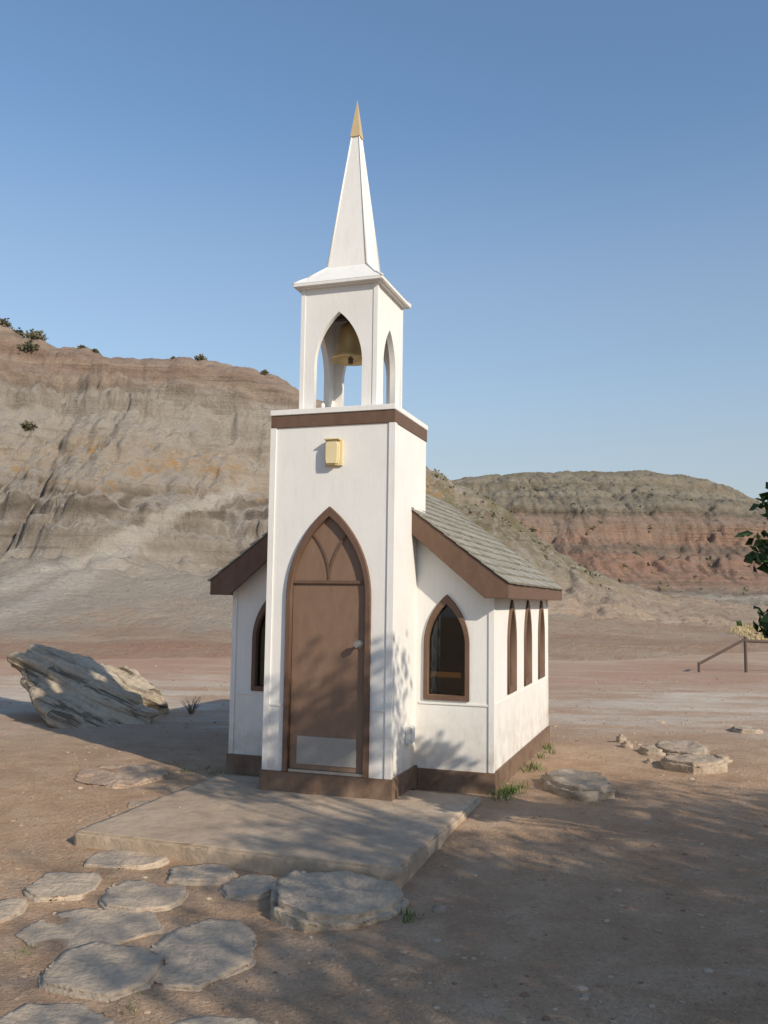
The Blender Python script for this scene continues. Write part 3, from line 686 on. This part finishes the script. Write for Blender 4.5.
for k in range(6500):
    i=rnd.randrange(len(V1)); x,y,z=V1[i]
    if x>0 and .82<T1[i]<1.03 and x<14: e.shell((x,y,z-.05),rnd.uniform(.08,.24),9,.18,.6)
o=mkobj('scrub',e.mesh('scrub'),SCRUB); o['kind']='stuff'; o['label']='olive scrub dotted over the far slopes'
def blades(b,p,n,h,spread,rnd):
    for _ in range(n):
        a=rnd.random()*6.28; r=spread*rnd.random()**.7; q=Vector((p[0]+r*math.cos(a),p[1]+r*math.sin(a),p[2]-.01))
        hh=h*rnd.uniform(.4,1.1); d=Vector((rnd.gauss(0,.35),rnd.gauss(0,.35),1)).normalized(); w=Vector((math.cos(a+1.5),math.sin(a+1.5),0))*hh*.045
        m=q+d*hh*.55; tip=q+d*hh+Vector((d.x,d.y,-.25))*hh*.35
        b.add([q-w,q+w,m+w*.8,m-w*.8,tip],[(0,1,2,3),(3,2,4)])
e=MB()
def l2w(lx,ly): return (CX+c_*lx+s_*ly, CY-s_*lx+c_*ly)
spots=[(.98,7.3,90,.10,.13),(1.08,7.45,60,.10,.10),(.16,4.78,60,.07,.08),(-.98,3.78,60,.04,.1),(-1.62,4.3,60,.04,.1),(-.48,5.0,30,.04,.08),(-1.0,4.8,40,.03,.12),(-1.45,4.9,40,.03,.1)]
for k in range(9):
    x,y=l2w(1.25+rnd.uniform(0,.12),.75+rnd.random()*2.8); spots.append((x,y,30,.09,.09))
for k in range(4):
    x,y=l2w(-1.25-rnd.uniform(0,.3),.5+rnd.random()*.3); spots.append((x,y,26,.06,.09))
for x,y,n,h,s in spots: blades(e,(x,y,gz(x,y)),n,h,s,rnd)
me=bpy.data.meshes.new('weeds'); me.from_pydata(e.v,[],e.f); o=mkobj('weeds',me,WEED); o['kind']='stuff'; o['label']='small green weeds and grass at the stone edges'
e=MB()
for k in range(1100):
    y=rnd.uniform(36,52); x=rnd.uniform(.38,.56)*y
    if x<.38*y+abs(y-43)*.25: continue
    H=interp(H1,x); t=(y-(19+(x+12)*.5))/(58+max(0,x-5)*.2-(19+(x+12)*.5))
    blades(e,(x,y,max(gz(x,y),H*interp(P1,max(0,t))-.08)),16,.32,.9,rnd)
me=bpy.data.meshes.new('dry_grass'); me.from_pydata(e.v,[],e.f); o=mkobj('dry_grass',me,DRYG); o['kind']='stuff'; o['label']='yellow dry grass on the flats'
e=MB()
for k in range(26):
    p=Vector((0,0,-.02)); d=Vector((rnd.gauss(0,.4),rnd.gauss(0,.4),1)).normalized()
    for s in range(4):
        q=p+d*rnd.uniform(.05,.09); e.tube(p,q,.006-.0012*s,.005-.0012*s,4); p=q; d=(d+Vector((rnd.gauss(0,.3),rnd.gauss(0,.3),.1))).normalized()
o=e.obj('dead_weed',DEAD); o.location=(-2.62,12.6,gz(-2.6,12.6)); lab(o,'dry dead weed standing in bare dirt','dead plant')
# ------------------------------------------------------------------ fence
fe=empty('rail_fence',(9.3,23.2,gz(9.3,23.2))); lab(fe,'rusty pipe rail fence with a sloping end brace','fence')
RUST=mat_plain('rusty_pipe',(.10,.07,.055),.8)
b=MB(); b.tube((0,0,-.1),(0,0,.90),.04,.04,10); b.obj('post',RUST,fe,smooth=False)
b=MB(); b.tube((3.0,.1,-.1),(3.0,.1,.85),.04,.04,10); b.obj('post',RUST,fe)
b=MB(); b.tube((-1.22,-.05,.2),(0,0,.84),.035,.035,10); b.obj('brace',RUST,fe)
b=MB(); b.tube((0,0,.80),(3.0,.1,.70),.04,.04,8); b.obj('rail',RUST,fe)
b=MB(); b.tube((-1.22,-.05,-.1),(-1.22,-.05,.24),.035,.035,8); b.obj('post',RUST,fe)
# ------------------------------------------------------------------ light, sky, camera
EL=math.radians(29); sx_,sy_=.66,-.75
sd=Vector((sx_*math.cos(EL),sy_*math.cos(EL),math.sin(EL)))
sun=bpy.data.lights.new('sun','SUN'); sun.energy=4.6; sun.angle=math.radians(.6); sun.color=(1,.895,.74)
so=bpy.data.objects.new('sun',sun); COL.objects.link(so); so.rotation_euler=sd.to_track_quat('Z','Y').to_euler(); so.location=sd*30
w=bpy.data.worlds.new('World'); scene.world=w; w.use_nodes=True; nt=w.node_tree
sk=nt.nodes.new('ShaderNodeTexSky'); sk.sky_type='NISHITA'; sk.sun_disc=False; sk.sun_elevation=EL; sk.sun_rotation=math.atan2(sx_,sy_)
sk.air_density=1.4; sk.dust_density=.9; sk.ozone_density=4.5; sk.altitude=300
tc=nt.nodes.new('ShaderNodeTexCoord'); zc=sepz(nt,tc.outputs['Generated'])[2]
hz=ramp(nt,zc,[(0,.88),(.12,.62),(.28,.26),(.5,0.0)],'EASE')
col=mix(nt,hz,sk.outputs[0],(3.1,3.35,3.75))
bg=nt.nodes['Background']; nt.links.new(col,bg.inputs[0]); bg.inputs[1].default_value=.15
cam=bpy.data.cameras.new('camera'); co=bpy.data.objects.new('camera',cam); COL.objects.link(co); scene.camera=co
cam.sensor_fit='VERTICAL'; cam.sensor_height=36; cam.lens=897.97/1024*36; cam.clip_end=5000
p=.0986; r=.0141
fw=Vector((0,math.cos(p),math.sin(p))); up=Vector((0,-math.sin(p),math.cos(p))); rt=Vector((1,0,0))
cr=rt*math.cos(r)+up*math.sin(r); cu=up*math.cos(r)-rt*math.sin(r)
co.matrix_world=Matrix(((cr.x,cu.x,-fw.x,0),(cr.y,cu.y,-fw.y,0),(cr.z,cu.z,-fw.z,1.5),(0,0,0,1)))
scene.view_settings.view_transform='Standard'; scene.view_settings.look='None'; scene.view_settings.exposure=0
